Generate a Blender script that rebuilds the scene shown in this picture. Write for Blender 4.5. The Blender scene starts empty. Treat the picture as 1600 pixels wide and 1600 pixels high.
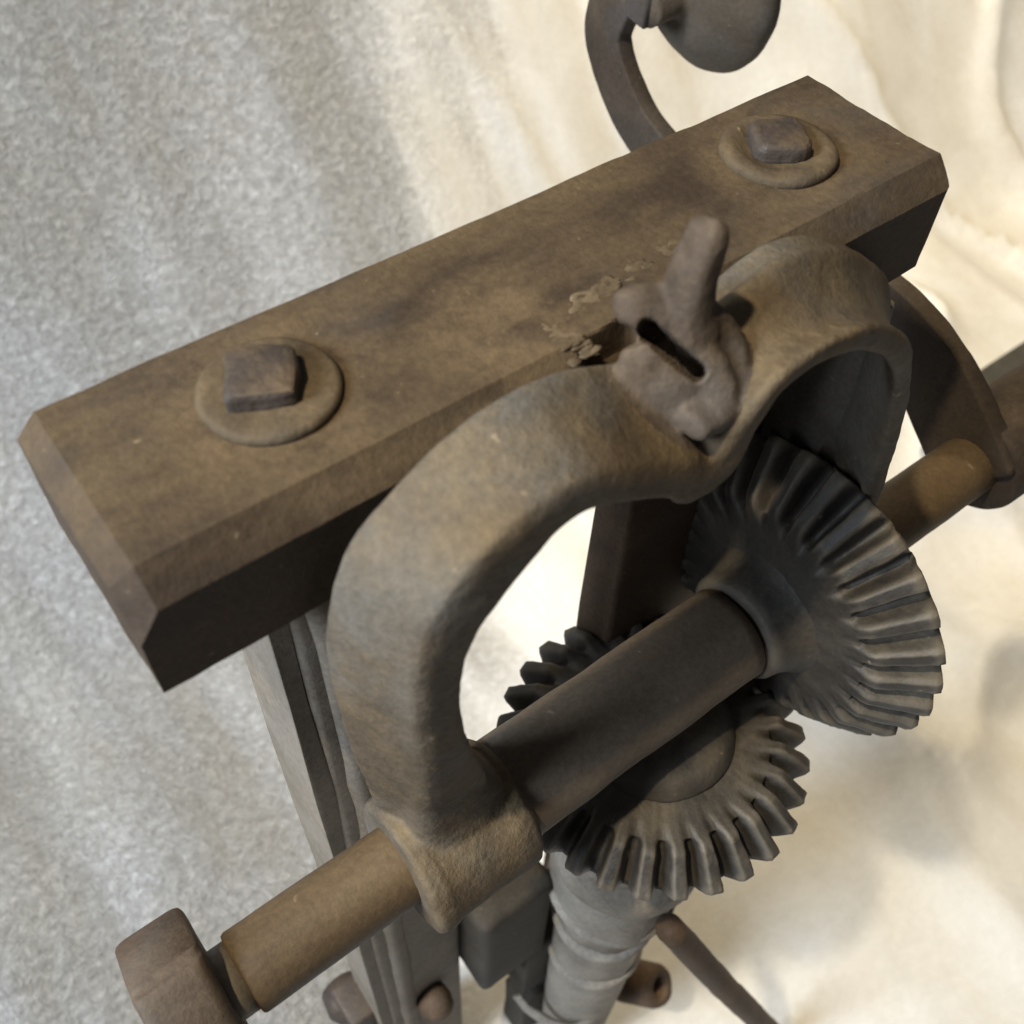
import bpy, bmesh, math, random
import numpy as np
from mathutils import Vector, Matrix, noise
random.seed(4)
S = bpy.context.scene
COL = S.collection
R_ = math.radians

# ------------------------------------------------------------------ camera
CAM = Vector((-0.01485, -0.13933, 0.18104))
RM = ((0.79838, -0.45934, 0.38935), (-0.60153, -0.63765, 0.48121), (0.02723, -0.61839, -0.78540))
cd = bpy.data.cameras.new('camera')
cam = bpy.data.objects.new('camera', cd)
COL.objects.link(cam)
m = Matrix([[r[0], -r[1], -r[2]] for r in RM]).to_4x4()
m.translation = CAM
cam.matrix_world = m
cd.sensor_width = 36.0
cd.lens = 1650.0 / 1600.0 * 36.0
cd.clip_start = 0.005
cd.clip_end = 60
cd.dof.use_dof = True
cd.dof.focus_distance = 0.36
cd.dof.aperture_fstop = 14.0
S.camera = cam

# ------------------------------------------------------------------ light
W = bpy.data.worlds.new('World')
S.world = W
W.use_nodes = True
bg = W.node_tree.nodes['Background']
bg.inputs[0].default_value = (0.86, 0.90, 1.0, 1)
bg.inputs[1].default_value = 0.09
S.view_settings.view_transform = 'Standard'
S.view_settings.look = 'None'
S.view_settings.exposure = 0.0
S.view_settings.gamma = 1.0


def area(name, loc, target, size, power, col, shape='DISK'):
    l = bpy.data.lights.new(name, 'AREA')
    l.shape = shape
    l.size = size
    l.energy = power
    l.color = col
    o = bpy.data.objects.new(name, l)
    COL.objects.link(o)
    o.location = loc
    o.rotation_euler = (Vector(target) - Vector(loc)).to_track_quat('-Z', 'Y').to_euler()
    return o


area('key_lamp', (-0.60, 0.01, 1.40), (0.25, 0.05, -0.3), 0.07, 23.0, (1.0, 0.86, 0.63))
area('window_light', (-1.05, 0.12, 0.62), (0.1, 0.4, -0.4), 0.6, 35.0, (0.76, 0.87, 1.0))
sl = bpy.data.lights.new('cloth_fill_spot', 'SPOT')  # added unseen spot, cone shaped to brighten the right cloth and miss the machine
sl.energy = 165.0
sl.color = (1.0, 0.83, 0.54)
sl.spot_size = R_(64)
sl.spot_blend = 1.0
sl.shadow_soft_size = 0.12
so = bpy.data.objects.new('cloth_fill_spot', sl)
COL.objects.link(so)
so.location = (1.2, 0.75, 1.3)
so.rotation_euler = (Vector((1.0, 0.3, -0.7)) - so.location).to_track_quat('-Z', 'Y').to_euler()

# ------------------------------------------------------------------ materials


def nodes(name):
    mt = bpy.data.materials.new(name)
    mt.use_nodes = True
    nt = mt.node_tree
    return mt, nt, nt.nodes['Principled BSDF']


def ramp(nt, fac, stops):
    n = nt.nodes.new('ShaderNodeValToRGB')
    el = n.color_ramp.elements
    while len(el) < len(stops):
        el.new(0.5)
    for e, (p, c) in zip(el, stops):
        e.position = p
        e.color = (*c, 1) if len(c) == 3 else c
    nt.links.new(fac, n.inputs[0])
    return n.outputs[0]


def mixc(nt, fac, a, b, blend='MIX'):
    n = nt.nodes.new('ShaderNodeMix')
    n.data_type = 'RGBA'
    n.blend_type = blend
    for sock, v in ((n.inputs[0], fac), (n.inputs[6], a), (n.inputs[7], b)):
        if isinstance(v, (int, float)):
            sock.default_value = v
        elif isinstance(v, tuple):
            sock.default_value = (*v, 1)
        else:
            nt.links.new(v, sock)
    return n.outputs[2]


def noisen(nt, scale, detail=5, rough=0.6, stretch=None, dist=0.0):
    tc = nt.nodes.new('ShaderNodeTexCoord')
    n = nt.nodes.new('ShaderNodeTexNoise')
    n.inputs['Scale'].default_value = scale
    n.inputs['Detail'].default_value = detail
    n.inputs['Roughness'].default_value = rough
    n.inputs['Distortion'].default_value = dist
    if stretch:
        mp = nt.nodes.new('ShaderNodeMapping')
        mp.inputs['Scale'].default_value = stretch
        nt.links.new(tc.outputs['Object'], mp.inputs[0])
        nt.links.new(mp.outputs[0], n.inputs['Vector'])
    else:
        nt.links.new(tc.outputs['Object'], n.inputs['Vector'])
    return n.outputs[0]


HALO = []
PILE0 = -0.05


def iron(name, dark, mid, tan, grey, rough=0.75, metal=0.0, dust=0.5, dustcol=(0.26, 0.18, 0.10),
         stretch=None, bump=0.35, grey_amt=(0.5, 0.72), spec=0.3, wear=0.0):
    mt, nt, b = nodes(name)
    n1 = noisen(nt, 26, 6, 0.62, stretch, 0.3)
    n2 = noisen(nt, 55, 5, 0.6, stretch)
    n3 = noisen(nt, 16, 4, 0.55, None, 0.6)
    n4 = noisen(nt, 420, 4, 0.7)
    base = ramp(nt, n1, [(0.30, dark), (0.50, mid), (0.70, tan)])
    gm = ramp(nt, n3, [(grey_amt[0], (0, 0, 0)), (grey_amt[1], (1, 1, 1))])
    c = mixc(nt, gm, base, grey)
    # dust that has settled where surfaces face up
    geo = nt.nodes.new('ShaderNodeNewGeometry')
    sx = nt.nodes.new('ShaderNodeSeparateXYZ')
    nt.links.new(geo.outputs['Normal'], sx.inputs[0])
    up = ramp(nt, sx.outputs[2], [(0.35, (0, 0, 0)), (0.95, (1, 1, 1))])
    dm = ramp(nt, n2, [(0.38, (0, 0, 0)), (0.66, (1, 1, 1))])
    mu = nt.nodes.new('ShaderNodeMath')
    mu.operation = 'MULTIPLY'
    nt.links.new(up, mu.inputs[0])
    nt.links.new(dm, mu.inputs[1])
    mu2 = nt.nodes.new('ShaderNodeMath')
    mu2.operation = 'MULTIPLY'
    nt.links.new(mu.outputs[0], mu2.inputs[0])
    mu2.inputs[1].default_value = dust
    c = mixc(nt, mu2.outputs[0], c, dustcol)
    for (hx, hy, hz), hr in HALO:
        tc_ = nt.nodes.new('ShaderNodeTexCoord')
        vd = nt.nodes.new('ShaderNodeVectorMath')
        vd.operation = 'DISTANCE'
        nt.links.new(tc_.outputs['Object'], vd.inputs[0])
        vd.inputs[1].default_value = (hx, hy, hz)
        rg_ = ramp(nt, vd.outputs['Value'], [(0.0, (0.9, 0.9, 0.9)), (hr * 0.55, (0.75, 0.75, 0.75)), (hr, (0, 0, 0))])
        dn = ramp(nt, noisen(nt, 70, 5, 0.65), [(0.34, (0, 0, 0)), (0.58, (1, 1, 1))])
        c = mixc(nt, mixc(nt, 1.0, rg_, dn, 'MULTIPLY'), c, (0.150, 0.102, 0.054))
    # fine speckle
    sp = ramp(nt, n4, [(0.35, (0.82, 0.82, 0.82)), (0.65, (1.12, 1.12, 1.12))])
    c = mixc(nt, 1.0, c, sp, 'MULTIPLY')
    # pits and pale specks
    sp2 = ramp(nt, noisen(nt, 210, 2, 0.5), [(0.735, (0, 0, 0)), (0.785, (1, 1, 1))])
    c = mixc(nt, mixc(nt, 1.0, sp2, (0.35, 0.35, 0.35), 'MULTIPLY'), c, (0.40, 0.31, 0.20))
    if wear:
        pt = ramp(nt, geo.outputs['Pointiness'], [(0.52, (0, 0, 0)), (0.60, (wear, wear, wear))])
        c = mixc(nt, pt, c, (0.34, 0.28, 0.20))
    nt.links.new(c, b.inputs['Base Color'])
    b.inputs['Metallic'].default_value = metal
    b.inputs['Specular IOR Level'].default_value = spec
    rr = nt.nodes.new('ShaderNodeMapRange')
    rr.inputs['To Min'].default_value = rough - 0.16
    rr.inputs['To Max'].default_value = min(1.0, rough + 0.18)
    nt.links.new(n1, rr.inputs[0])
    nt.links.new(rr.outputs[0], b.inputs['Roughness'])
    add = nt.nodes.new('ShaderNodeMath')
    add.operation = 'MULTIPLY_ADD'
    nt.links.new(n2, add.inputs[0])
    add.inputs[1].default_value = 0.8
    nt.links.new(n4, add.inputs[2])
    bp = nt.nodes.new('ShaderNodeBump')
    bp.inputs['Strength'].default_value = bump
    bp.inputs['Distance'].default_value = 0.0012
    nt.links.new(add.outputs[0], bp.inputs['Height'])
    nt.links.new(bp.outputs[0], b.inputs['Normal'])
    return mt


M = {}
M['cast'] = iron('rusty_cast_iron', (0.050, 0.036, 0.024), (0.098, 0.070, 0.041), (0.155, 0.109, 0.058),
                 (0.118, 0.104, 0.085), dust=0.6, dustcol=(0.205, 0.146, 0.074), grey_amt=(0.43, 0.61), bump=0.6, wear=0.35)
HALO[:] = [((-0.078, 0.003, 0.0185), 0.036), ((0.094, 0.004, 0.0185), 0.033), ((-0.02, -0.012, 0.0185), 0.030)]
M['bar'] = iron('brown_bar', (0.038, 0.025, 0.016), (0.059, 0.039, 0.023), (0.085, 0.056, 0.030),
                (0.060, 0.047, 0.037), dust=0.7, dustcol=(0.132, 0.091, 0.046), stretch=(0.40, 1.0, 1.0), bump=0.34)
HALO.clear()
M['shaft'] = iron('brown_shaft', (0.070, 0.045, 0.024), (0.112, 0.073, 0.037), (0.150, 0.100, 0.050),
                  (0.085, 0.067, 0.048), dust=0.35, dustcol=(0.17, 0.12, 0.068), stretch=(0.35, 1, 1), bump=0.22,
                  grey_amt=(0.62, 0.8), rough=0.62)
M['sleeve'] = iron('dark_sleeve', (0.090, 0.067, 0.046), (0.145, 0.108, 0.074), (0.19, 0.142, 0.096),
                   (0.13, 0.11, 0.09), dust=0.3, dustcol=(0.13, 0.10, 0.066), stretch=(0.35, 1, 1), bump=0.22, rough=0.68)
M['gear'] = iron('dark_gear_iron', (0.023, 0.020, 0.017), (0.044, 0.037, 0.029), (0.076, 0.062, 0.044),
                 (0.054, 0.052, 0.049), dust=0.7, dustcol=(0.125, 0.100, 0.068), rough=0.58, spec=0.5, wear=0.45, bump=0.3)
M['bolt'] = iron('bare_bolt_iron', (0.040, 0.030, 0.025), (0.062, 0.047, 0.038), (0.092, 0.068, 0.050),
                 (0.066, 0.056, 0.052), dust=0.95, dustcol=(0.115, 0.078, 0.044), rough=0.6, spec=0.45)
M['washer'] = iron('dusty_washer', (0.058, 0.041, 0.025), (0.088, 0.063, 0.037), (0.122, 0.087, 0.050),
                   (0.078, 0.066, 0.052), dust=0.6, dustcol=(0.150, 0.106, 0.057))
M['rust'] = iron('red_rust', (0.060, 0.038, 0.024), (0.098, 0.063, 0.040), (0.140, 0.094, 0.060),
                 (0.095, 0.074, 0.056), dust=0.35, dustcol=(0.17, 0.12, 0.075))
M['lug'] = iron('violet_brown_iron', (0.044, 0.031, 0.021), (0.078, 0.055, 0.037), (0.122, 0.088, 0.057),
                (0.092, 0.078, 0.066), dust=0.35, dustcol=(0.19, 0.142, 0.096))
M['crank'] = iron('crank_iron', (0.030, 0.021, 0.015), (0.050, 0.036, 0.025), (0.076, 0.055, 0.037),
                  (0.062, 0.054, 0.048), dust=0.35, dustcol=(0.15, 0.11, 0.07))
M['pale'] = iron('pale_dusty_iron', (0.17, 0.145, 0.115), (0.29, 0.25, 0.20), (0.38, 0.33, 0.27),
                 (0.27, 0.245, 0.21), dust=0.3, dustcol=(0.36, 0.31, 0.25))
M['post'] = iron('dusty_post', (0.145, 0.120, 0.092), (0.20, 0.168, 0.130), (0.26, 0.222, 0.175),
                 (0.20, 0.18, 0.155), dust=0.3, dustcol=(0.27, 0.225, 0.17))
M['grip'] = iron('worn_wood_grip', (0.048, 0.037, 0.027), (0.078, 0.060, 0.043), (0.11, 0.085, 0.06),
                 (0.078, 0.070, 0.06), dust=0.2, dustcol=(0.14, 0.11, 0.075), stretch=(0.3, 1, 1), bump=0.2)
M['crust'] = iron('pale_rust_crust', (0.070, 0.048, 0.027), (0.115, 0.080, 0.045), (0.19, 0.14, 0.080),
                  (0.13, 0.10, 0.066), dust=0.4, dustcol=(0.26, 0.20, 0.12))
M['crossbar'] = iron('dark_brown_bar', (0.030, 0.025, 0.019), (0.050, 0.042, 0.032), (0.075, 0.062, 0.046),
                     (0.055, 0.050, 0.043), dust=0.3, dustcol=(0.09, 0.072, 0.05))
M['block'] = iron('dark_timber', (0.022, 0.021, 0.018), (0.040, 0.038, 0.032), (0.062, 0.058, 0.048),
                  (0.045, 0.046, 0.043), dust=0.2, dustcol=(0.07, 0.066, 0.055))


def cloth_mat():
    mt, nt, b = nodes('plush_cloth')
    a = noisen(nt, 120, 6, 0.72, (1.0, 1.25, 1.25), 0.6)
    f = noisen(nt, 430, 3, 0.7)
    l = noisen(nt, 5.0, 4, 0.6, (1.5, 0.7, 0.7), 0.5)
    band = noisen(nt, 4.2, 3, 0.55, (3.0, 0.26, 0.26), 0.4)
    l2 = noisen(nt, 17.0, 5, 0.65, None, 0.8)
    c = ramp(nt, l, [(0.34, (0.63, 0.605, 0.555)), (0.50, (0.68, 0.672, 0.66)), (0.66, (0.71, 0.715, 0.72))])
    # sheen of the brushed pile, painted into the colour as streaks down the cloth
    sheenc = ramp(nt, band, [(0.36, (0.87, 0.84, 0.79)), (0.50, (1.0, 1.0, 1.0)), (0.62, (1.22, 1.23, 1.25))])
    c = mixc(nt, 0.6, c, ramp(nt, l2, [(0.3, (0.86, 0.85, 0.82)), (0.7, (1.05, 1.05, 1.05))]), 'MULTIPLY')
    pa = ramp(nt, a, [(0.38, (0.76, 0.75, 0.735)), (0.54, (1.08, 1.08, 1.08)), (0.66, (1.36, 1.37, 1.39))])
    # the pile flattens and its painted sheen fades towards the right hand side
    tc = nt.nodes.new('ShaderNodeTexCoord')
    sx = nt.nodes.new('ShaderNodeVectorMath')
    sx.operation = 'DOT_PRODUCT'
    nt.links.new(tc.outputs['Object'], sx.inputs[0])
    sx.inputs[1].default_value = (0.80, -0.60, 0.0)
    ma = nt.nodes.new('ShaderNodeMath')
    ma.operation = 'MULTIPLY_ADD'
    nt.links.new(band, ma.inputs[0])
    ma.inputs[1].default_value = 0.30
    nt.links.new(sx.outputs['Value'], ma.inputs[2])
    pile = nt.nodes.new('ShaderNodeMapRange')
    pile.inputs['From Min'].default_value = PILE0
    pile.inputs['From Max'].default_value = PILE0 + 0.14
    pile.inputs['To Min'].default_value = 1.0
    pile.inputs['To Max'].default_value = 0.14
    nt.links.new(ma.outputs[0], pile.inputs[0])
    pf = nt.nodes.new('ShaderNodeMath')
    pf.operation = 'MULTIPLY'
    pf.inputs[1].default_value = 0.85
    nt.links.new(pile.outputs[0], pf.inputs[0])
    c = mixc(nt, pf.outputs[0], c, mixc(nt, 1.0, c, sheenc, 'MULTIPLY'))
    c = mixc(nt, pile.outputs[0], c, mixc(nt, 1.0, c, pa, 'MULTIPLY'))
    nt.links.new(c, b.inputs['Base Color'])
    b.inputs['Roughness'].default_value = 0.48
    b.inputs['Specular IOR Level'].default_value = 0.45
    b.inputs['Sheen Weight'].default_value = 0.3
    b.inputs['Sheen Roughness'].default_value = 0.35
    ad = nt.nodes.new('ShaderNodeMath')
    ad.operation = 'MULTIPLY_ADD'
    nt.links.new(f, ad.inputs[0])
    ad.inputs[1].default_value = 0.45
    nt.links.new(a, ad.inputs[2])
    crm = noisen(nt, 38, 4, 0.6, (1.0, 1.4, 1.4), 1.2)
    ad2 = nt.nodes.new('ShaderNodeMath')
    ad2.operation = 'MULTIPLY_ADD'
    nt.links.new(crm, ad2.inputs[0])
    ad2.inputs[1].default_value = 0.7
    nt.links.new(ad.outputs[0], ad2.inputs[2])
    ad = ad2
    bp = nt.nodes.new('ShaderNodeBump')
    nt.links.new(pile.outputs[0], bp.inputs['Strength'])
    bp.inputs['Distance'].default_value = 0.013
    nt.links.new(ad.outputs[0], bp.inputs['Height'])
    nt.links.new(bp.outputs[0], b.inputs['Normal'])
    return mt


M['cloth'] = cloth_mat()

# ------------------------------------------------------------------ helpers
WORLD_LOC = {}


def link(name, bm, mat, parent=None, smooth=True, bevel=None, subsurf=0, label=None, angle=40):
    """one mesh object; vertices are given in world space, the origin moves to their middle"""
    bmesh.ops.recalc_face_normals(bm, faces=bm.faces)
    co = [v.co.copy() for v in bm.verts]
    lo = Vector((min(c.x for c in co), min(c.y for c in co), min(c.z for c in co)))
    hi = Vector((max(c.x for c in co), max(c.y for c in co), max(c.z for c in co)))
    mid = (lo + hi) / 2
    for v in bm.verts:
        v.co -= mid
    for f in bm.faces:
        f.smooth = smooth
    me = bpy.data.meshes.new(name)
    bm.to_mesh(me)
    bm.free()
    me.materials.append(M[mat])
    o = bpy.data.objects.new(name, me)
    COL.objects.link(o)
    WORLD_LOC[o.name] = mid
    if parent:
        o.parent = parent
        o.location = mid - WORLD_LOC[parent.name]
    else:
        o.location = mid
    if bevel:
        bv = o.modifiers.new('bevel', 'BEVEL')
        bv.width = bevel
        bv.segments = 3
        bv.limit_method = 'ANGLE'
        bv.angle_limit = R_(angle)
        bv.harden_normals = False
    if subsurf:
        ss = o.modifiers.new('subsurf', 'SUBSURF')
        ss.levels = ss.render_levels = subsurf
    if label:
        o['label'] = label
    return o


def rough(bm, amp, scale, seed=0.0):
    bm.normal_update()
    off = Vector((seed, seed * 1.7, -seed))
    for v in bm.verts:
        v.co += v.normal * amp * noise.fractal(v.co * scale + off, 1.0, 2.0, 4)


def box(bm, lo, hi, M4=None):
    r = bmesh.ops.create_cube(bm, size=1.0)
    for v in r['verts']:
        v.co = Vector([lo[i] + (v.co[i] + 0.5) * (hi[i] - lo[i]) for i in range(3)])
        if M4 is not None:
            v.co = M4 @ v.co
    return r['verts']


def lathe(bm, prof, org, axis, n=48, side=None, jitter=0.0):
    """profile of (distance along axis, radius) pairs turned round the axis"""
    ax = Vector(axis).normalized()
    s = Vector(side) if side else (Vector((0, 0, 1)) if abs(ax.z) < 0.9 else Vector((1, 0, 0)))
    u = (s - ax * s.dot(ax)).normalized()
    w = ax.cross(u)
    rings = []
    for a, r in prof:
        ring = []
        for k in range(n):
            t = 2 * math.pi * k / n
            p = Vector(org) + ax * a + (u * math.cos(t) + w * math.sin(t)) * max(r, 1e-5)
            ring.append(bm.verts.new(p))
        rings.append(ring)
    for i in range(len(rings) - 1):
        for k in range(n):
            bm.faces.new((rings[i][k], rings[i][(k + 1) % n], rings[i + 1][(k + 1) % n], rings[i + 1][k]))
    bm.faces.new(rings[0])
    bm.faces.new(rings[-1][::-1])
    return rings


def spline(pts, n):
    """Catmull-Rom through rows of numbers, n samples"""
    P = np.array(pts, float)
    d = np.r_[0, np.cumsum(np.maximum(np.linalg.norm(np.diff(P[:, :3], axis=0), axis=1), 1e-6) ** 0.5)]
    T = np.linspace(0, d[-1], n)
    m = np.zeros_like(P)
    m[1:-1] = (P[2:] - P[:-2]) / (d[2:] - d[:-2])[:, None]
    m[0] = (P[1] - P[0]) / (d[1] - d[0])
    m[-1] = (P[-1] - P[-2]) / (d[-1] - d[-2])
    out = []
    for t in T:
        i = min(max(np.searchsorted(d, t) - 1, 0), len(d) - 2)
        h = d[i + 1] - d[i]
        s = (t - d[i]) / h
        out.append((2 * s**3 - 3 * s**2 + 1) * P[i] + (s**3 - 2 * s**2 + s) * h * m[i]
                   + (-2 * s**3 + 3 * s**2) * P[i + 1] + (s**3 - s**2) * h * m[i + 1])
    return np.array(out)


def sweep(bm, pts, n=40, sides=16, squash=None, up=(1, 0, 0), power=2.0):
    """tube along rows (x, y, z, ra, rb): ra along 'up', rb across; power > 2 squares the section"""
    Q = spline(pts, n)
    rings = []
    for i, q in enumerate(Q):
        a = Q[max(i - 1, 0)][:3]
        b = Q[min(i + 1, n - 1)][:3]
        t = Vector(b - a).normalized()
        u = Vector(up)
        u = (u - t * u.dot(t)).normalized()
        w = t.cross(u)
        ring = []
        for k in range(sides):
            th = 2 * math.pi * k / sides
            c, s = math.cos(th), math.sin(th)
            e = 2.0 / power
            c = math.copysign(abs(c) ** e, c)
            s = math.copysign(abs(s) ** e, s)
            ring.append(bm.verts.new(Vector(q[:3]) + u * c * q[3] + w * s * q[4]))
        rings.append(ring)
    for i in range(n - 1):
        for k in range(sides):
            bm.faces.new((rings[i][k], rings[i][(k + 1) % sides], rings[i + 1][(k + 1) % sides], rings[i + 1][k]))
    bm.faces.new(rings[0])
    bm.faces.new(rings[-1][::-1])


def fuse(o, voxel, smooth, amp, scale):
    """melt the overlapping pieces of one casting into one skin"""
    rm = o.modifiers.new('remesh', 'REMESH')
    rm.mode = 'VOXEL'
    rm.voxel_size = voxel
    rm.use_smooth_shade = True
    sm_ = o.modifiers.new('smooth', 'SMOOTH')
    sm_.factor = 0.5
    sm_.iterations = smooth
    dg = bpy.context.evaluated_depsgraph_get()
    ev = o.evaluated_get(dg)
    me = bpy.data.meshes.new_from_object(ev)
    b_ = bmesh.new()
    b_.from_mesh(me)
    rough(b_, amp, scale, scale * 0.1)
    for f_ in b_.faces:
        f_.smooth = True
    b_.to_mesh(me)
    b_.free()
    o.modifiers.clear()
    old = o.data
    o.data = me
    if not me.materials:
        me.materials.append(old.materials[0])
    bpy.data.meshes.remove(old)


def arm(bm, pts, n=60, rc=0.0022):
    """flat bar of rectangular section along rows (x, y, z, half thickness in x, half width)"""
    Q_ = spline(pts, n)
    rings_ = []
    for i_, q_ in enumerate(Q_):
        a_ = Q_[max(i_ - 1, 0)][:3]
        b_ = Q_[min(i_ + 1, n - 1)][:3]
        t_ = Vector(b_ - a_).normalized()
        w_ = t_.cross(Vector((1, 0, 0))).normalized()
        ring_ = []
        for sx_, sw_, a0 in ((1, 1, 0), (-1, 1, 90), (-1, -1, 180), (1, -1, 270)):
            for k_ in range(4):
                th_ = R_(a0 + 30 * k_)
                px = sx_ * (q_[3] - rc) + rc * math.cos(th_)
                pw = sw_ * (q_[4] - rc) + rc * math.sin(th_)
                ring_.append(bm.verts.new(Vector(q_[:3]) + Vector((px, 0, 0)) + w_ * pw))
        rings_.append(ring_)
    for i_ in range(n - 1):
        for k_ in range(16):
            bm.faces.new((rings_[i_][k_], rings_[i_][(k_ + 1) % 16], rings_[i_ + 1][(k_ + 1) % 16], rings_[i_ + 1][k_]))
    bm.faces.new(rings_[0])
    bm.faces.new(rings_[-1][::-1])


def empty(name, loc, label, cat):
    o = bpy.data.objects.new(name, None)
    o.empty_display_size = 0.1
    COL.objects.link(o)
    o.location = loc
    WORLD_LOC[o.name] = Vector(loc)
    o['label'] = label
    o['category'] = cat
    return o


FLOOR = -0.72
YS, ZS = -0.0235, -0.165          # the shaft
XC, RG = 0.160, 0.063             # where the gear axes cross, pitch radius

# ------------------------------------------------------------------ cloth


def cloth_height(x, y):
    h = FLOOR
    # rises behind the machine, as it hangs over something
    t = max(0.0, y + 0.05 * x - 0.44 + 0.06 * math.sin(4.0 * x))
    h += 1.5 * t * t / (0.22 + t)
    # soft folds, running down the hanging part and on along the ground
    u = x * 0.97 - y * 0.25
    wob = 0.05 * math.sin(3.1 * y + 1.3 * x) + 0.06 * noise.noise(Vector((x * 1.6, y * 1.6, 3.0)))
    h += 0.016 * math.sin((u + wob) * 15.0) * (0.5 + 0.5 * noise.noise(Vector((x * 1.1, y * 1.1, 9.0))))
    h += 0.022 * noise.fractal(Vector((x * 3.0, y * 1.6, 1.0)), 1.0, 2.0, 3)
    fx = max(0.0, min(1.0, (0.25 - x) / 0.3))
    h += 0.06 * fx * math.exp(-((y - 0.22 + 0.3 * x) / 0.16) ** 2)
    r = 1 - abs(noise.noise(Vector((x * 2.6 + 0.4 * y, y * 1.4 - x * 1.0, 5.0))))
    h += 0.020 * r ** 6
    r = 1 - abs(noise.noise(Vector((x * 3.4 - 1.5 * y, y * 2.6 + x * 2.0, 2.0))))
    h += 0.034 * r ** 14 * max(0.0, min(1.0, (0.8 * x - 0.6 * y + 0.1) / 0.3))
    return h


bm = bmesh.new()
NX, NY = 340, 240
x0, x1, y0, y1 = -1.5, 2.6, -1.0, 1.9
g = [[bm.verts.new((x0 + (x1 - x0) * i / NX, y0 + (y1 - y0) * j / NY,
                    cloth_height(x0 + (x1 - x0) * i / NX, y0 + (y1 - y0) * j / NY))) for j in range(NY + 1)]
     for i in range(NX + 1)]
for i in range(NX):
    for j in range(NY):
        bm.faces.new((g[i][j], g[i + 1][j], g[i + 1][j + 1], g[i][j + 1]))
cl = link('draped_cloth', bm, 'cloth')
cl['label'] = 'pale cream plush cloth spread in soft folds behind and under the rusty geared machine'
cl['category'] = 'cloth'

# ------------------------------------------------------------------ the machine
mac = empty('boring_machine', (0.15, 0.03, FLOOR),
            'rusty hand cranked boring machine with brown top bar, arched iron yoke and two toothed gears', 'hand drill')

# --- top bar
bm = bmesh.new()
box(bm, (-0.0035, -0.0015, -0.037), (0.2635, 0.0605, 0.0))
bm.edges.ensure_lookup_table()


def pick(fn):
    return [e for e in bm.edges if all(fn(v.co) for v in e.verts)]


bmesh.ops.bevel(bm, geom=pick(lambda c: c.z > -0.001 and c.y < 0), offset=0.0076, segments=1, profile=0.5, affect='EDGES')
es = [e for e in bm.edges if all(v.co.x < 0.0 for v in e.verts) and all(v.co.z > -0.0078 for v in e.verts)]
bmesh.ops.bevel(bm, geom=es, offset=0.006, segments=1, profile=0.5, affect='EDGES')
es = [e for e in bm.edges if all(v.co.x > 0.2625 for v in e.verts) and all(v.co.y < 0.0 for v in e.verts)]
bmesh.ops.bevel(bm, geom=es, offset=0.0018, segments=2, profile=0.5, affect='EDGES')
for ax, cnt in ((0, 180), (1, 44), (2, 14)):
    lo = min(v.co[ax] for v in bm.verts)
    hi = max(v.co[ax] for v in bm.verts)
    nrm = [0, 0, 0]
    nrm[ax] = 1
    for k in range(1, cnt):
        p = [0, 0, 0]
        p[ax] = lo + (hi - lo) * k / cnt
        bmesh.ops.bisect_plane(bm, geom=bm.verts[:] + bm.edges[:] + bm.faces[:], plane_co=p, plane_no=nrm)
bmesh.ops.remove_doubles(bm, verts=bm.verts, dist=0.0002)
bm.normal_update()
for v in bm.verts:
    n_ = noise.fractal(Vector((v.co.x * 22, v.co.y * 75, v.co.z * 75)), 1.0, 2.0, 4)
    e_ = noise.noise(Vector((v.co.x * 60, v.co.y * 60, v.co.z * 60 + 7)))
    nick = max(0.0, e_ - 0.30) * 0.0012 if abs(v.normal.z) < 0.95 and abs(v.normal.y) < 0.95 else 0.0
    v.co += v.normal * (0.00045 * n_ - nick)
for v in bm.verts:
    # notch worn into the front edge beside the lug
    w_ = v.co - Vector((0.1232, 0.0011, 0))
    t_ = max(0.0, min(1.0, (w_.x * 0.0135 + w_.y * 0.0020) / 0.0001862))
    r_ = math.hypot(w_.x - t_ * 0.0135, w_.y - t_ * 0.0020)
    if v.co.z > -0.012 and r_ < 0.0035:
        v.co.z -= 0.008 * min(1.0, (0.0035 - r_) / 0.0014)
bar = link('top_bar', bm, 'bar', mac, angle=30)
bar.data.polygons.foreach_set('use_smooth', [True] * len(bar.data.polygons))
sm = bar.modifiers.new('bevel', 'BEVEL')
sm.width = 0.0016
sm.segments = 3
sm.limit_method = 'ANGLE'
sm.angle_limit = R_(24)
bar.modifiers.new('weighted', 'WEIGHTED_NORMAL')


def washer(x, y, r, hgt, lip):
    b_ = bmesh.new()
    pr = [(-0.001, r), (hgt * 0.5, r + 0.0002), (hgt * 0.85, r - 0.0005), (hgt, r - 0.0015)]
    if lip:
        pr += [(hgt * 1.15, r - 0.004), (hgt * 0.6, r - 0.0065), (hgt * 0.5, r * 0.4)]
    else:
        pr += [(hgt * 1.02, r - 0.004), (hgt, r * 0.4)]
    lathe(b_, pr, (x, y, 0.0), (0, 0, 1), 64)
    rough(b_, 0.0004, 90, x)
    return link('washer', b_, 'washer', bar)


washer(0.0500, 0.0340, 0.0172, 0.0026, False)
washer(0.2225, 0.0345, 0.0178, 0.0030, True)
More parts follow.
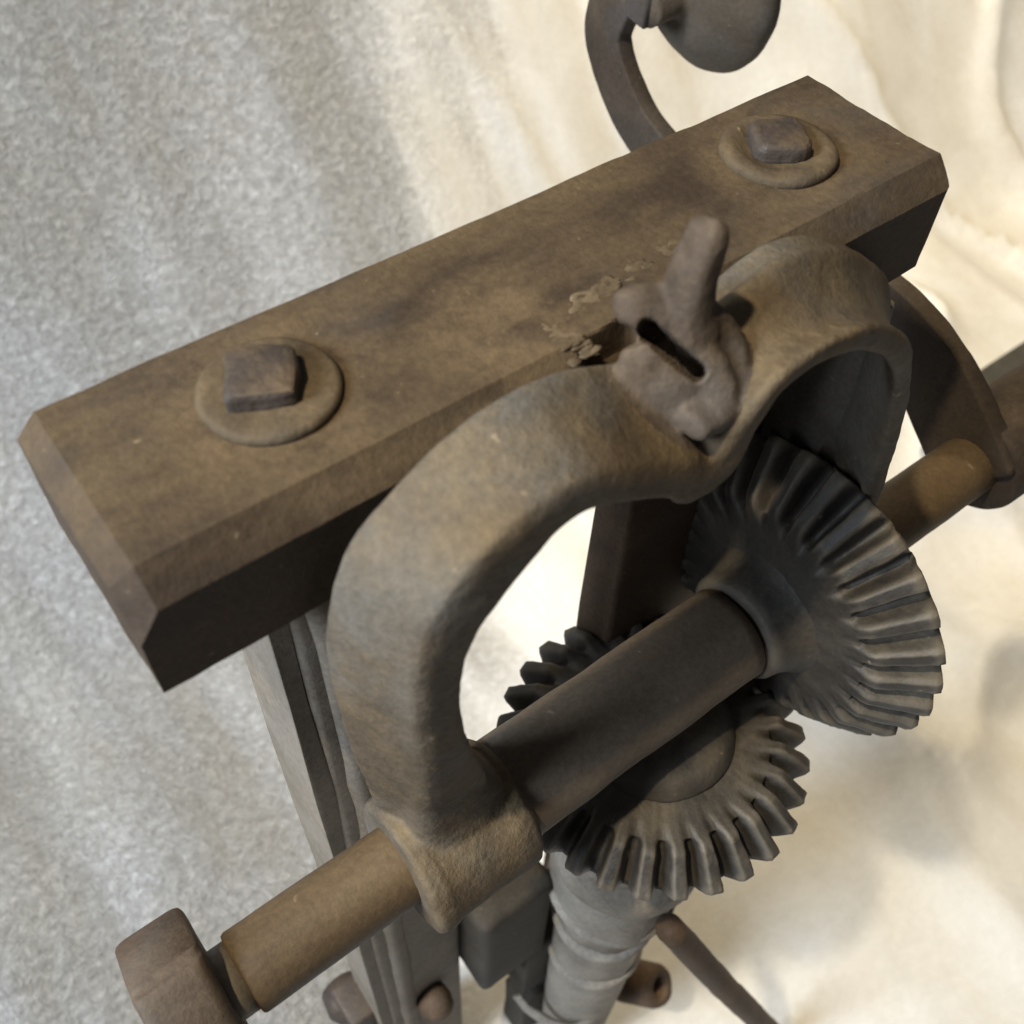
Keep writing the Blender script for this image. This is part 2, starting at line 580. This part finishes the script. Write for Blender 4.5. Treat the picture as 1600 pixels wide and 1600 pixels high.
# square bolt head, worn
bm = bmesh.new()
Mx = Matrix.Translation((0.0488, 0.0345, 0)) @ Matrix.Rotation(R_(-27), 4, 'Z')
box(bm, (-0.0082, -0.0082, 0.0015), (0.0082, 0.0082, 0.0078), Mx)
bmesh.ops.bevel(bm, geom=bm.edges[:], offset=0.0013, segments=2, profile=0.5, affect='EDGES')
bmesh.ops.subdivide_edges(bm, edges=bm.edges[:], cuts=3, use_grid_fill=True)
rough(bm, 0.0013, 90, 2)
link('bolt_head', bm, 'bolt', bar, bevel=0.0009, label='square bolt head, sharp front edge')
bm = bmesh.new()
Mx = Matrix.Translation((0.2230, 0.0352, 0)) @ Matrix.Rotation(R_(-34), 4, 'Z')
box(bm, (-0.0088, -0.0084, 0.001), (0.0088, 0.0084, 0.0072))
bmesh.ops.bevel(bm, geom=[e for e in bm.edges if abs(e.verts[0].co.z - e.verts[1].co.z) > 0.004], offset=0.0050, segments=3, profile=0.5, affect='EDGES')
bmesh.ops.bevel(bm, geom=[e for e in bm.edges if all(v.co.z > 0.007 for v in e.verts)], offset=0.0026, segments=3, profile=0.5, affect='EDGES')
bmesh.ops.transform(bm, matrix=Mx, verts=bm.verts)
bmesh.ops.subdivide_edges(bm, edges=bm.edges[:], cuts=2, use_grid_fill=True)
rough(bm, 0.0008, 110, 5)
link('bolt_head', bm, 'bolt', bar, label='worn bolt head with rounded corners')

# crust round the lug where it has rubbed into the bar
bm = bmesh.new()
random.seed(11)


def crumb(b_, p, s):
    q = bmesh.ops.create_icosphere(b_, subdivisions=2, radius=s)
    for v in q['verts']:
        k = 1 + 0.35 * noise.noise(v.co * 900 + Vector(p) * 300)
        v.co = Vector(p) + Vector((v.co.x * 2.2 * k, v.co.y * k, v.co.z * 0.30 * k))


for k in range(520):
    t = random.random()
    if random.random() < 0.62:
        x = 0.119 + 0.050 * t
        y = 0.0150 + 0.0055 * t + random.gauss(0, 0.0012 + 0.0016 * noise.noise(Vector((t * 6, 0, 0))) ** 2)
    else:
        x = 0.1175 + 0.007 * random.random() ** 2
        y = 0.001 + 0.015 * random.random()
    if noise.noise(Vector((x * 160, y * 160, 4))) > -0.12:
        crumb(bm, (x, y, -0.0003 - max(0.0, 0.0058 - y) * 0.6), random.choice((0.0004, 0.0006, 0.0008, 0.0010, 0.0013)))
rough(bm, 0.0004, 420, 3)
link('rust_crust', bm, 'crust', bar)

# --- arched yoke
YB = -0.008
ST = [  # back x, z | front x, y, z | thickness
    (.0390, -.156, .0490, -.028, -.156, .026),
    (.0345, -.110, .0462, -.034, -.108, .0195),
    (.0330, -.075, .0445, -.037, -.075, .0138),
    (.0334, -.0404, .0432, -.037, -.046, .0138),
    (.0389, -.0178, .0458, -.037, -.0215, .0168),
    (.0453, -.0059, .0508, -.037, -.0090, .0195),
    (.0586, .0046, .0610, -.037, .0015, .0195),
    (.0724, .0113, .0745, -.037, .0080, .0170),
    (.0862, .0140, .0870, -.037, .0085, .0138),
    (.1008, .0127, .1000, -.037, .0030, .0110),
    (.1170, .0080, .1140, -.037, -.0050, .0110),
    (.1310, .0025, .1265, -.0375, -.0125, .0125),
    (.1385, .0010, .1305, -.0375, -.0165, .0130),
    (.1460, .0030, .1335, -.0375, -.0120, .0120),
    (.1575, .0085, .1380, -.0375, -.0035, .0100),
    (.1759, .0124, .1470, -.037, .0050, .0085),
    (.1945, .0077, .1640, -.037, .0072, .0080),
    (.2147, -.0038, .1870, -.036, .0000, .0080),
    (.2348, -.0234, .2080, -.036, -.0170, .0080),
    (.2450, -.0482, .2240, -.034, -.0430, .0080),
    (.2465, -.0950, .2370, -.033, -.0850, .0075),
    (.2520, -.1560, .2490, -.033, -.1560, .010),
]
rows = [(b[0], yb, b[1], b[2], b[3], b[4], b[5]) for b, yb in zip(ST, [YB] * len(ST))]
NS = 170
Q = spline(rows, NS)
NU = 22
bm = bmesh.new()
rings = []
for i in range(NS):
    q = Q[i]
    a = Q[max(i - 1, 0)]
    c = Q[min(i + 1, NS - 1)]
    ring = []
    pts_o = []
    pts_i = []
    s = i / (NS - 1)
    for j in range(NU + 1):
        u = j / NU
        p = np.array([q[0] * (1 - u) + q[3] * u, q[1] * (1 - u) + q[4] * u, q[2] * (1 - u) + q[5] * u])
        t = np.array([(c[0] - a[0]) * (1 - u) + (c[3] - a[3]) * u, (c[2] - a[2]) * (1 - u) + (c[5] - a[5]) * u])
        t /= max(np.linalg.norm(t), 1e-9)
        n = np.array([t[1], 0, -t[0]])      # inward normal in the XZ plane (path runs left to right over the top)
        th = q[6]
        sag = 0.0030 * math.sin(math.pi * min(1.0, u * 1.0)) ** 1.0
        right = min(1.0, max(0.0, (s - 0.60) / 0.1))
        sag = (-0.0008 * (1 - right) + 0.0042 * right) * math.sin(math.pi * u)
        lip = 0.0022 * max(0.0, (u - 0.78) / 0.22) ** 1.5 * (0.4 + 0.6 * right)
        edge = 0.0022 * (max(0, 1 - u / 0.10) ** 2 + max(0, 1 - (1 - u) / 0.10) ** 2)
        edge = min(edge, th * 0.42)
        pts_o.append(p + n * (sag + edge - lip))
        pts_i.append(p + n * (th + 0.3 * sag - edge))
    ring = [bm.verts.new(Vector(p)) for p in pts_o] + [bm.verts.new(Vector(p)) for p in pts_i[::-1]]
    rings.append(ring)
L = len(rings[0])
for i in range(NS - 1):
    for k in range(L):
        bm.faces.new((rings[i][k], rings[i][(k + 1) % L], rings[i + 1][(k + 1) % L], rings[i + 1][k]))
bm.faces.new(rings[0])
bm.faces.new(rings[-1][::-1])
bmesh.ops.smooth_vert(bm, verts=bm.verts, factor=0.5, use_axis_x=True, use_axis_y=True, use_axis_z=True)
# bearing bosses, the web that flares down to the left one, the cheek of the right arm, fillets of the dip: one casting
lathe(bm, [(0.0370, .0100), (0.0370, .0235), (0.0385, .0250), (0.0430, .0253), (0.0450, .0246), (0.050, .0240), (0.062, .0242),
           (0.073, .0246), (0.0785, .0240), (0.0810, .0205), (0.0810, .0100)], (0, YS - 0.0015, ZS - 0.0015), (1, 0, 0), 64)
lathe(bm, [(0.2405, .0100), (0.2405, .0195), (0.242, .0215), (0.262, .0215), (0.2645, .018), (0.2645, .0100)], (0, YS, ZS), (1, 0, 0), 64)
sweep(bm, [(0.0510, -0.0215, -0.105, .0090, .0110), (0.0540, -0.0215, -0.125, .0120, .0115),
           (0.0580, -0.0220, -0.141, .0165, .0130), (0.0600, -0.0235, -0.152, .0190, .0150)], 30, 24, up=(1, 0, 0), power=3.4)
# cheek of the right arm, a plate standing behind the upper gear
sweep(bm, [(0.2395, 0.0180, -0.038, .0040, .0280), (0.2408, 0.0170, -0.060, .0040, .0290), (0.2425, 0.0120, -0.100, .0040, .0340),
           (0.2450, 0.0040, -0.140, .0045, .0320), (0.2480, -0.0100, -0.170, .0050, .0200)], 30, 40, up=(1, 0, 0), power=7.0)
# filler strip added behind the right lobe, blocks light through the gap to the bar
sweep(bm, [(.1555, -.0050, .0020, .0034, .0030), (.1759, -.0050, .0070, .0034, .0030), (.1930, -.0050, .0030, .0034, .0030),
           (.2115, -.0050, -.0080, .0034, .0030), (.2310, -.0050, -.0270, .0034, .0030), (.2395, -.0050, -.050, .0034, .0030)],
      50, 16, up=(0, 1, 0), power=4.0)
# lug cast on the dip: an upright finger, a rounded tab that reaches over the bar, a slotted eye
LUG = [[(0.1370, -0.0170, 0.0091, 0.0058, 0.0064), (0.1364, -0.0145, 0.0146, 0.006, 0.0066), (0.1367, -0.0135, 0.0215, 0.005, 0.0062), (0.1380, -0.0130, 0.0285, 0.0045, 0.006), (0.1400, -0.0125, 0.0341, 0.004, 0.0056), (0.1417, -0.0122, 0.0373, 0.0032, 0.0048), (0.1428, -0.0120, 0.0383, 0.0022, 0.0034)],
       [(0.1243, -0.0040, 0.0146, 0.0026, 0.003), (0.1258, -0.0062, 0.0169, 0.004, 0.0054), (0.1301, -0.0095, 0.0160, 0.0046, 0.0066), (0.1351, -0.0135, 0.0136, 0.0052, 0.0072), (0.1409, -0.0165, 0.0077, 0.0044, 0.0066)],
       [(0.1325, -0.0115, 0.0154, 0.005, 0.0062), (0.1383, -0.0150, 0.0114, 0.0056, 0.0076), (0.1437, -0.0190, 0.0038, 0.0058, 0.0082), (0.1419, -0.0240, -0.0020, 0.0056, 0.008), (0.1331, -0.0285, -0.0031, 0.0044, 0.0068), (0.1261, -0.0310, -0.0028, 0.0026, 0.004)],
       [(0.1234, -0.0128, 0.0121, 0.0022, 0.004), (0.1231, -0.0152, 0.0086, 0.003, 0.0066), (0.1243, -0.0190, 0.0030, 0.0034, 0.008), (0.1262, -0.0232, -0.0029, 0.0032, 0.0078), (0.1270, -0.0278, -0.0072, 0.0024, 0.005)],
       [(0.1251, -0.0140, 0.0101, 0.004, 0.006), (0.1300, -0.0185, 0.0057, 0.005, 0.0105), (0.1330, -0.0235, -0.0006, 0.0046, 0.011), (0.1307, -0.0280, -0.0043, 0.0034, 0.007), (0.1293, -0.0300, -0.0067, 0.002, 0.003)]]
sweep(bm, LUG[0], 50, 28, up=(1, 0, 0), power=3.0)
for rows_, pw in zip(LUG[1:], (2.6, 2.6, 3.0, 2.4)):
    sweep(bm, rows_, 60, 28, up=(-0.57, -0.45, 0.67), power=pw)
yoke = link('yoke', bm, 'cast', mac)
fuse(yoke, 0.0008, 6, 0.0008, 38)
# cut the slot of the eye, then part the lug from the arch
vw = Vector((-0.57, -0.45, 0.67)).normalized()
mid_ = WORLD_LOC['yoke']
slot = [Vector(p) for p in ((0.1250, -0.0135, 0.0158), (0.1378, -0.0200, 0.0004))]
bm = bmesh.new()
bm.from_mesh(yoke.data)
a_ = slot[0] - vw * slot[0].dot(vw)
d_ = (slot[1] - vw * slot[1].dot(vw)) - a_
for v in bm.verts:
    w_ = v.co + mid_
    if abs((w_ - slot[0]).dot(vw)) > 0.014:
        continue
    q_ = w_ - vw * w_.dot(vw) - a_
    t_ = max(0.0, min(1.0, q_.dot(d_) / d_.dot(d_)))
    r_ = (q_ - d_ * t_).length
    k_ = max(0.0, min(1.0, (0.0025 - r_) / 0.0008))
    v.co -= vw * 0.0150 * k_
spine = [Vector(r[:3]) for rows_ in LUG for r in spline(rows_, 24)]
rad = [max(r[3], r[4]) for rows_ in LUG for r in spline(rows_, 24)]
inside = []
for f in bm.faces:
    c_ = f.calc_center_median() + mid_
    if c_.x < 0.10 or c_.x > 0.165:
        continue
    if any((c_ - p).length < r_ + 0.0006 for p, r_ in zip(spine, rad)):
        inside.append(f)
bl = bmesh.new()
vm = {}
for f in inside:
    vs = []
    for v in f.verts:
        if v not in vm:
            vm[v] = bl.verts.new(v.co + mid_)
        vs.append(vm[v])
    bl.faces.new(vs)
rough(bl, 0.0004, 150, 2)
bmesh.ops.delete(bm, geom=inside, context='FACES')
bm.to_mesh(yoke.data)
bm.free()
lug = link('lug', bl, 'lug', yoke)

# --- shaft
bm = bmesh.new()
pr = [(-0.0205, .0105), (-0.0200, .0132), (-0.0190, .0138)]
pr += [(-0.018 + 0.34 * k / 60, .0138) for k in range(1, 60)] + [(0.345, .0138), (0.346, .0120)]
lathe(bm, pr, (0, YS, ZS), (1, 0, 0), 56)
rough(bm, 0.0003, 50, 2)
shaft = link('drive_shaft', bm, 'shaft', mac)
bm = bmesh.new()
lathe(bm, [(-0.030, .0118), (-0.0200, .0118)], (0, YS, ZS), (1, 0, 0), 32)
link('shaft_neck', bm, 'gear', shaft)


bm = bmesh.new()
lathe(bm, [(0.070, .0150), (0.070, .0188)] + [(0.0705 + 0.118 * k / 24, .0192) for k in range(25)] + [(0.189, .0150)], (0, YS, ZS), (1, 0, 0), 56)
rough(bm, 0.0005, 50, 3)
link('sleeve', bm, 'sleeve', shaft)

# --- bevel gears
def bevel_gear(frame, phase, name, hub_prof, label, ri):
    """pitch cone of 45 degrees, apex up the local z axis; frame maps local to world"""
    NT, SUB, NR = 28, 12, 10
    ro = RG
    b_ = bmesh.new()
    N = NT * SUB

    def prof(t):
        # 1 on the tooth crest, 0 in the gap
        a = abs(((t + 0.5) % 1.0) - 0.5) * 2
        x_ = 1.0 - min(1.0, max(0.0, (a - 0.40) / 0.42))
        return 0.6 * x_ + 0.4 * x_ * x_ * (3 - 2 * x_)

    rings = []
    rnd = [random.uniform(-1, 1) for _ in range(NT)]

    def ring(fn):
        rr = []
        for k in range(N):
            th = 2 * math.pi * k / N
            t = k / SUB + phase
            r, z = fn(prof(t), rnd[int(t + 0.5) % NT], th)
            rr.append(b_.verts.new(frame @ Vector((r * math.cos(th), r * math.sin(th), z))))
        rings.append(rr)

    q = math.sqrt(0.5)
    ring(lambda p, w, th: (0.0170, RG - ri + 0.0070))
    ring(lambda p, w, th: (0.0260, RG - ri + 0.0040))
    ring(lambda p, w, th: (ri - 0.0090, RG - ri + 0.0022))
    ring(lambda p, w, th: (ri - 0.0022, RG - ri + 0.0012 + 0.0006 * p))
    for j in range(NR + 1):
        rr_ = ri + (ro - ri) * j / NR
        sc = rr_ / ro
        endr = 0.0
        if j == 0:
            endr = 0.0010
        if j == NR:
            endr = 0.0007
        add, ded = 0.0042 * sc, 0.0066 * sc

        def fn(p, w, th, rr_=rr_, sc=sc, add=add, ded=ded, endr=endr):
            h = -ded + (add + ded - endr) * p + 0.0003 * w * p
            return rr_ + h * q, (RG - rr_) + h * q
        ring(fn)
    ring(lambda p, w, th: (ro - 0.0078 * q - 0.0024 + 0.0105 * p * q, -0.0068 * q - 0.0012 + 0.0050 * p))
    ring(lambda p, w, th: (ro - 0.0105, -0.0085))
    ring(lambda p, w, th: (ro - 0.0200, -0.0125))
    ring(lambda p, w, th: (0.0230, -0.0140))
    ring(lambda p, w, th: (0.0170, -0.0140))
    for i in range(len(rings) - 1):
        for k in range(N):
            b_.faces.new((rings[i][k], rings[i][(k + 1) % N], rings[i + 1][(k + 1) % N], rings[i + 1][k]))
    b_.faces.new(rings[0])
    b_.faces.new(rings[-1][::-1])
    rough(b_, 0.0005, 130, phase + 3)
    o = link(name, b_, 'gear', mac, label=label)
    h_ = bmesh.new()
    org = frame @ Vector((0, 0, RG - ri + 0.0035))
    ax = (frame.to_3x3() @ Vector((0, 0, 1)))
    lathe(h_, hub_prof, org, ax, 56)
    rough(h_, 0.0006, 70, phase)
    link('gear_hub', h_, 'gear', o)
    return o


# upper gear: axis along the shaft, teeth face the left end
F1 = Matrix.Translation((XC + RG * 1.05 + 0.002, YS, ZS)) @ Matrix(((0, 0, -1), (0, 1, 0), (1, 0, 0))).to_4x4() @ Matrix.Scale(1.05, 4)
bevel_gear(F1, 0.0, 'bevel_gear', [(-0.003, .0320), (0.000, .0285), (0.004, .0255), (0.0100, .0232), (0.0145, .0222), (0.0160, .0208), (0.0165, .0125)],
           'dark toothed gear standing upright on the shaft', 0.0460)
F2 = Matrix.Translation((XC, YS, ZS - RG))
bevel_gear(F2, 0.5, 'bevel_gear', [(-0.001, .0325), (0.001, .0315), (0.004, .0300), (0.007, .0270), (0.0090, .0215), (0.0096, .010)],
           'dark toothed gear lying flat under the shaft', 0.0485)

# --- spindle under the lower gear
bm = bmesh.new()
ZG = ZS - RG
lathe(bm, [(-0.010, .034), (-0.030, .0350), (-0.052, .0345), (-0.058, .0330), (-0.061, .0290), (-0.064, .0300), (-0.085, .0330),
           (-0.130, .0345), (-0.165, .0330), (-0.175, .0300), (-0.180, .0270), (-0.30, .0262), (-0.46, .0250), (-0.478, .0225), (-0.48, .018)],
      (XC, YS, ZG), (0, 0, 1), 56)
rough(bm, 0.0030, 42, 4)
spin = link('spindle', bm, 'pale', mac)
bm = bmesh.new()
lathe(bm, [(0.0, .0350), (0.002, .0380), (0.010, .0392), (0.020, .0385), (0.024, .0350)], (XC, YS, ZG - 0.112), (0.12, -0.06, 1), 56)
rough(bm, 0.0012, 50, 4)
link('collar', bm, 'pale', spin)
bm = bmesh.new()
lathe(bm, [(0.0, .006), (0.05, .0058), (0.34, .0050)], (XC, YS, ZG - 0.40), (0, 0, 1), 20)
link('bit', bm, 'gear', spin)

# --- uprights that carry the bar
bm = bmesh.new()
box(bm, (0.0335, 0.0125, FLOOR + 0.02), (0.084, 0.052, -0.0375))
bmesh.ops.subdivide_edges(bm, edges=bm.edges[:], cuts=7, use_grid_fill=True)
rough(bm, 0.0016, 22, 4)
up = link('upright', bm, 'post', mac, bevel=0.003)
bm = bmesh.new()
box(bm, (0.0275, 0.0135, FLOOR + 0.02), (0.0340, 0.047, -0.0378))
bmesh.ops.subdivide_edges(bm, edges=bm.edges[:], cuts=9, use_grid_fill=True)
rough(bm, 0.0016, 26, 6)
link('guide_rail', bm, 'post', up, bevel=0.0026)
bm = bmesh.new()
sweep(bm, [(0.0450, 0.0140, -0.040, .0060, .0055), (0.0455, 0.0145, -0.30, .0065, .0055), (0.0460, 0.0145, -0.50, .0065, .0055),
           (0.0460, 0.0145, FLOOR + 0.02, .0065, .0055)], 40, 16, up=(1, 0, 0))
rough(bm, 0.0014, 26, 3)
link('guide_rail', bm, 'post', up)
bm = bmesh.new()
box(bm, (0.170, 0.0195, FLOOR + 0.02), (0.236, 0.0400, -0.0375))
bmesh.ops.subdivide_edges(bm, edges=bm.edges[:], cuts=7, use_grid_fill=True)
rough(bm, 0.0012, 22, 5)
link('upright', bm, 'rust', mac, bevel=0.0025)

# ribs, set screw boss and open guide frame round the spindle
for dz, rr_ in ((-0.165, .0360), (-0.215, .0305), (-0.275, .0300)):
    bm = bmesh.new()
    lathe(bm, [(0.0, rr_ - .004), (0.001, rr_ - .001), (0.0045, rr_), (0.008, rr_ - .001), (0.009, rr_ - .004)], (XC, YS, ZG + dz), (0, 0, 1), 48)
    rough(bm, 0.0007, 60, dz)
    link('collar', bm, 'pale', spin)
bm = bmesh.new()
lathe(bm, [(0.0, .016), (0.030, .0155), (0.034, .0135), (0.034, .0070), (0.020, .0065)], (0.196, -0.034, -0.640), (0.30, -0.60, 0.62), 36)
rough(bm, 0.0008, 60, 2)
link('screw_boss', bm, 'rust', spin)
bm = bmesh.new()
box(bm, (0.1170, -0.0100, -0.575), (0.1500, 0.0120, -0.485))
box(bm, (0.1200, -0.0100, -0.700), (0.1500, 0.0120, -0.610))
box(bm, (0.1250, 0.0000, -0.625), (0.1480, 0.0100, -0.560))
bmesh.ops.subdivide_edges(bm, edges=bm.edges[:], cuts=3, use_grid_fill=True)
rough(bm, 0.0014, 40, 3)
link('guide_bracket', bm, 'crossbar', mac, bevel=0.003)
bm = bmesh.new()
sweep(bm, [(0.1160, -0.0060, -0.585, .0060, .0030), (0.1200, -0.0200, -0.592, .0060, .0030), (0.1330, -0.0400, -0.598, .0060, .0030),
           (0.1500, -0.0460, -0.600, .0060, .0030), (0.1600, -0.0450, -0.600, .0060, .0030)],
      40, 16, up=(0, 0, 1))
rough(bm, 0.0008, 50, 3)
link('guide_ring', bm, 'pale', mac)

# --- dark cross bar behind the spindle
bm = bmesh.new()
box(bm, (0.0845, -0.0100, -0.492), (0.1320, 0.0300, -0.375))
bmesh.ops.subdivide_edges(bm, edges=bm.edges[:], cuts=4, use_grid_fill=True)
rough(bm, 0.0012, 40, 5)
link('cross_bar', bm, 'crossbar', mac, bevel=0.005)

# --- brace rod and a base board
bm = bmesh.new()
sweep(bm, [(0.1580, -0.0650, -0.360, .0075, .0075), (0.200, -0.095, -0.480, .0078, .0078), (0.278, -0.128, FLOOR + 0.02, .008, .008)], 30, 16)
rough(bm, 0.0008, 40, 5)
link('brace_rod', bm, 'rust', mac)

# --- right crank: arm, hub, grip
XA = 0.347
bm = bmesh.new()
lathe(bm, [(-0.0110, .0125), (-0.0110, .0222), (-0.0095, .0238), (0.030, .0248), (0.050, .0240), (0.054, .022), (0.054, .010)],
      (XA, YS, ZS), (1, 0, 0), 56)
rough(bm, 0.0009, 45, 5)
crk = link('crank', bm, 'crank', mac, label='right crank with curved arm reaching back under the bar')
bm = bmesh.new()
XB = XA - 0.0088
arm(bm, [(XB, -0.0290, -0.1690, .0050, .0205), (XB, -0.0110, -0.1540, .0050, .0205), (XB, 0.0075, -0.1390, .0050, .0195),
         (XB, 0.0270, -0.1290, .0050, .0180), (XB, 0.0480, -0.1240, .0050, .0165), (XB, 0.1000, -0.1240, .0050, .0140),
         (XB, 0.1600, -0.1290, .0050, .0130), (XB, 0.2000, -0.1220, .0050, .0130), (XB, 0.2240, -0.1050, .0050, .0130),
         (XB, 0.2375, -0.0850, .0050, .0130), (XB, 0.2345, -0.0680, .0050, .0130), (XB, 0.2260, -0.0550, .0050, .0130), (XB, 0.2080, -0.0560, .0050, .0125)], 110, 0.0014)
rough(bm, 0.0007, 40, 6)
link('crank_arm', bm, 'crank', crk)
bm = bmesh.new()
kp = spline([(0.0, .0090, 0), (0.010, .0095, 0), (0.017, .0110, 0), (0.020, .0230, 0), (0.025, .0320, 0), (0.035, .0430, 0), (0.045, .0420, 0),
             (0.052, .0310, 0), (0.057, .0190, 0), (0.058, .0040, 0)], 40)
lathe(bm, [(a_, r_) for a_, r_, _ in kp], (XB - 0.002, 0.2110, -0.0600), (1, 0, 0.1), 64)
rough(bm, 0.0009, 35, 3)
link('crank_grip', bm, 'grip', crk)

# --- left crank, only its eye and the start of its arm are in view
XL = -0.0372
bm = bmesh.new()
arm(bm, [(XL, -0.0045, -0.1530, .0108, .0165), (XL, -0.0075, -0.1560, .0110, .0205), (XL, -0.0150, -0.1620, .0110, .0225),
         (XL, -0.0260, -0.1740, .0110, .0220), (XL, -0.0560, -0.2020, .0108, .0180), (XL, -0.1100, -0.2180, .0105, .0140),
         (XL, -0.1800, -0.2050, .0105, .0130), (XL, -0.2300, -0.2300, .0105, .0130)], 90, 0.004)
rough(bm, 0.0007, 40, 7)
crl = link('crank', bm, 'rust', mac, label='left crank end at the near end of the shaft')
bm = bmesh.new()
lathe(bm, [(0.0, .0095), (0.014, .0105), (0.022, .019), (0.045, .0265), (0.07, .0270), (0.09, .020), (0.098, .010)],
      (XL - 0.012, -0.2280, -0.2290), (-1, 0, 0), 40)
link('crank_grip', bm, 'grip', crl)

# --- small bolts low on the left upright
for p, r in (((0.0200, 0.040, -0.520), .0150), ((0.0600, 0.004, -0.500), .0105)):
    bm = bmesh.new()
    lathe(bm, [(0.0, r * 0.9), (0.012, r), (0.018, r * .8), (0.021, r * .45), (0.022, r * .1)],
          (p[0], p[1] + 0.012, p[2]), (0, -1, 0.25), 32)
    rough(bm, 0.0008, 60, r * 100)
    link('bolt_head', bm, 'bolt' if r > .012 else 'rust', up)
bm = bmesh.new()
box(bm, (0.012, 0.022, -0.56), (0.030, 0.050, -0.50))
rough(bm, 0.001, 40, 2)
link('bracket', bm, 'bolt', up, bevel=0.003)

# ------------------------------------------------------------------ dark timber beyond the crank
bm = bmesh.new()
box(bm, (0.86, 0.155, FLOOR + 0.03), (1.75, 0.215, FLOOR + 0.09))
bmesh.ops.subdivide_edges(bm, edges=bm.edges[:], cuts=9, use_grid_fill=True)
rough(bm, 0.004, 14, 2)
o = link('timber', bm, 'block', None, bevel=0.008)
o['label'] = 'dark blurred timber lying on the pale cloth beyond the right crank'
o['category'] = 'timber'
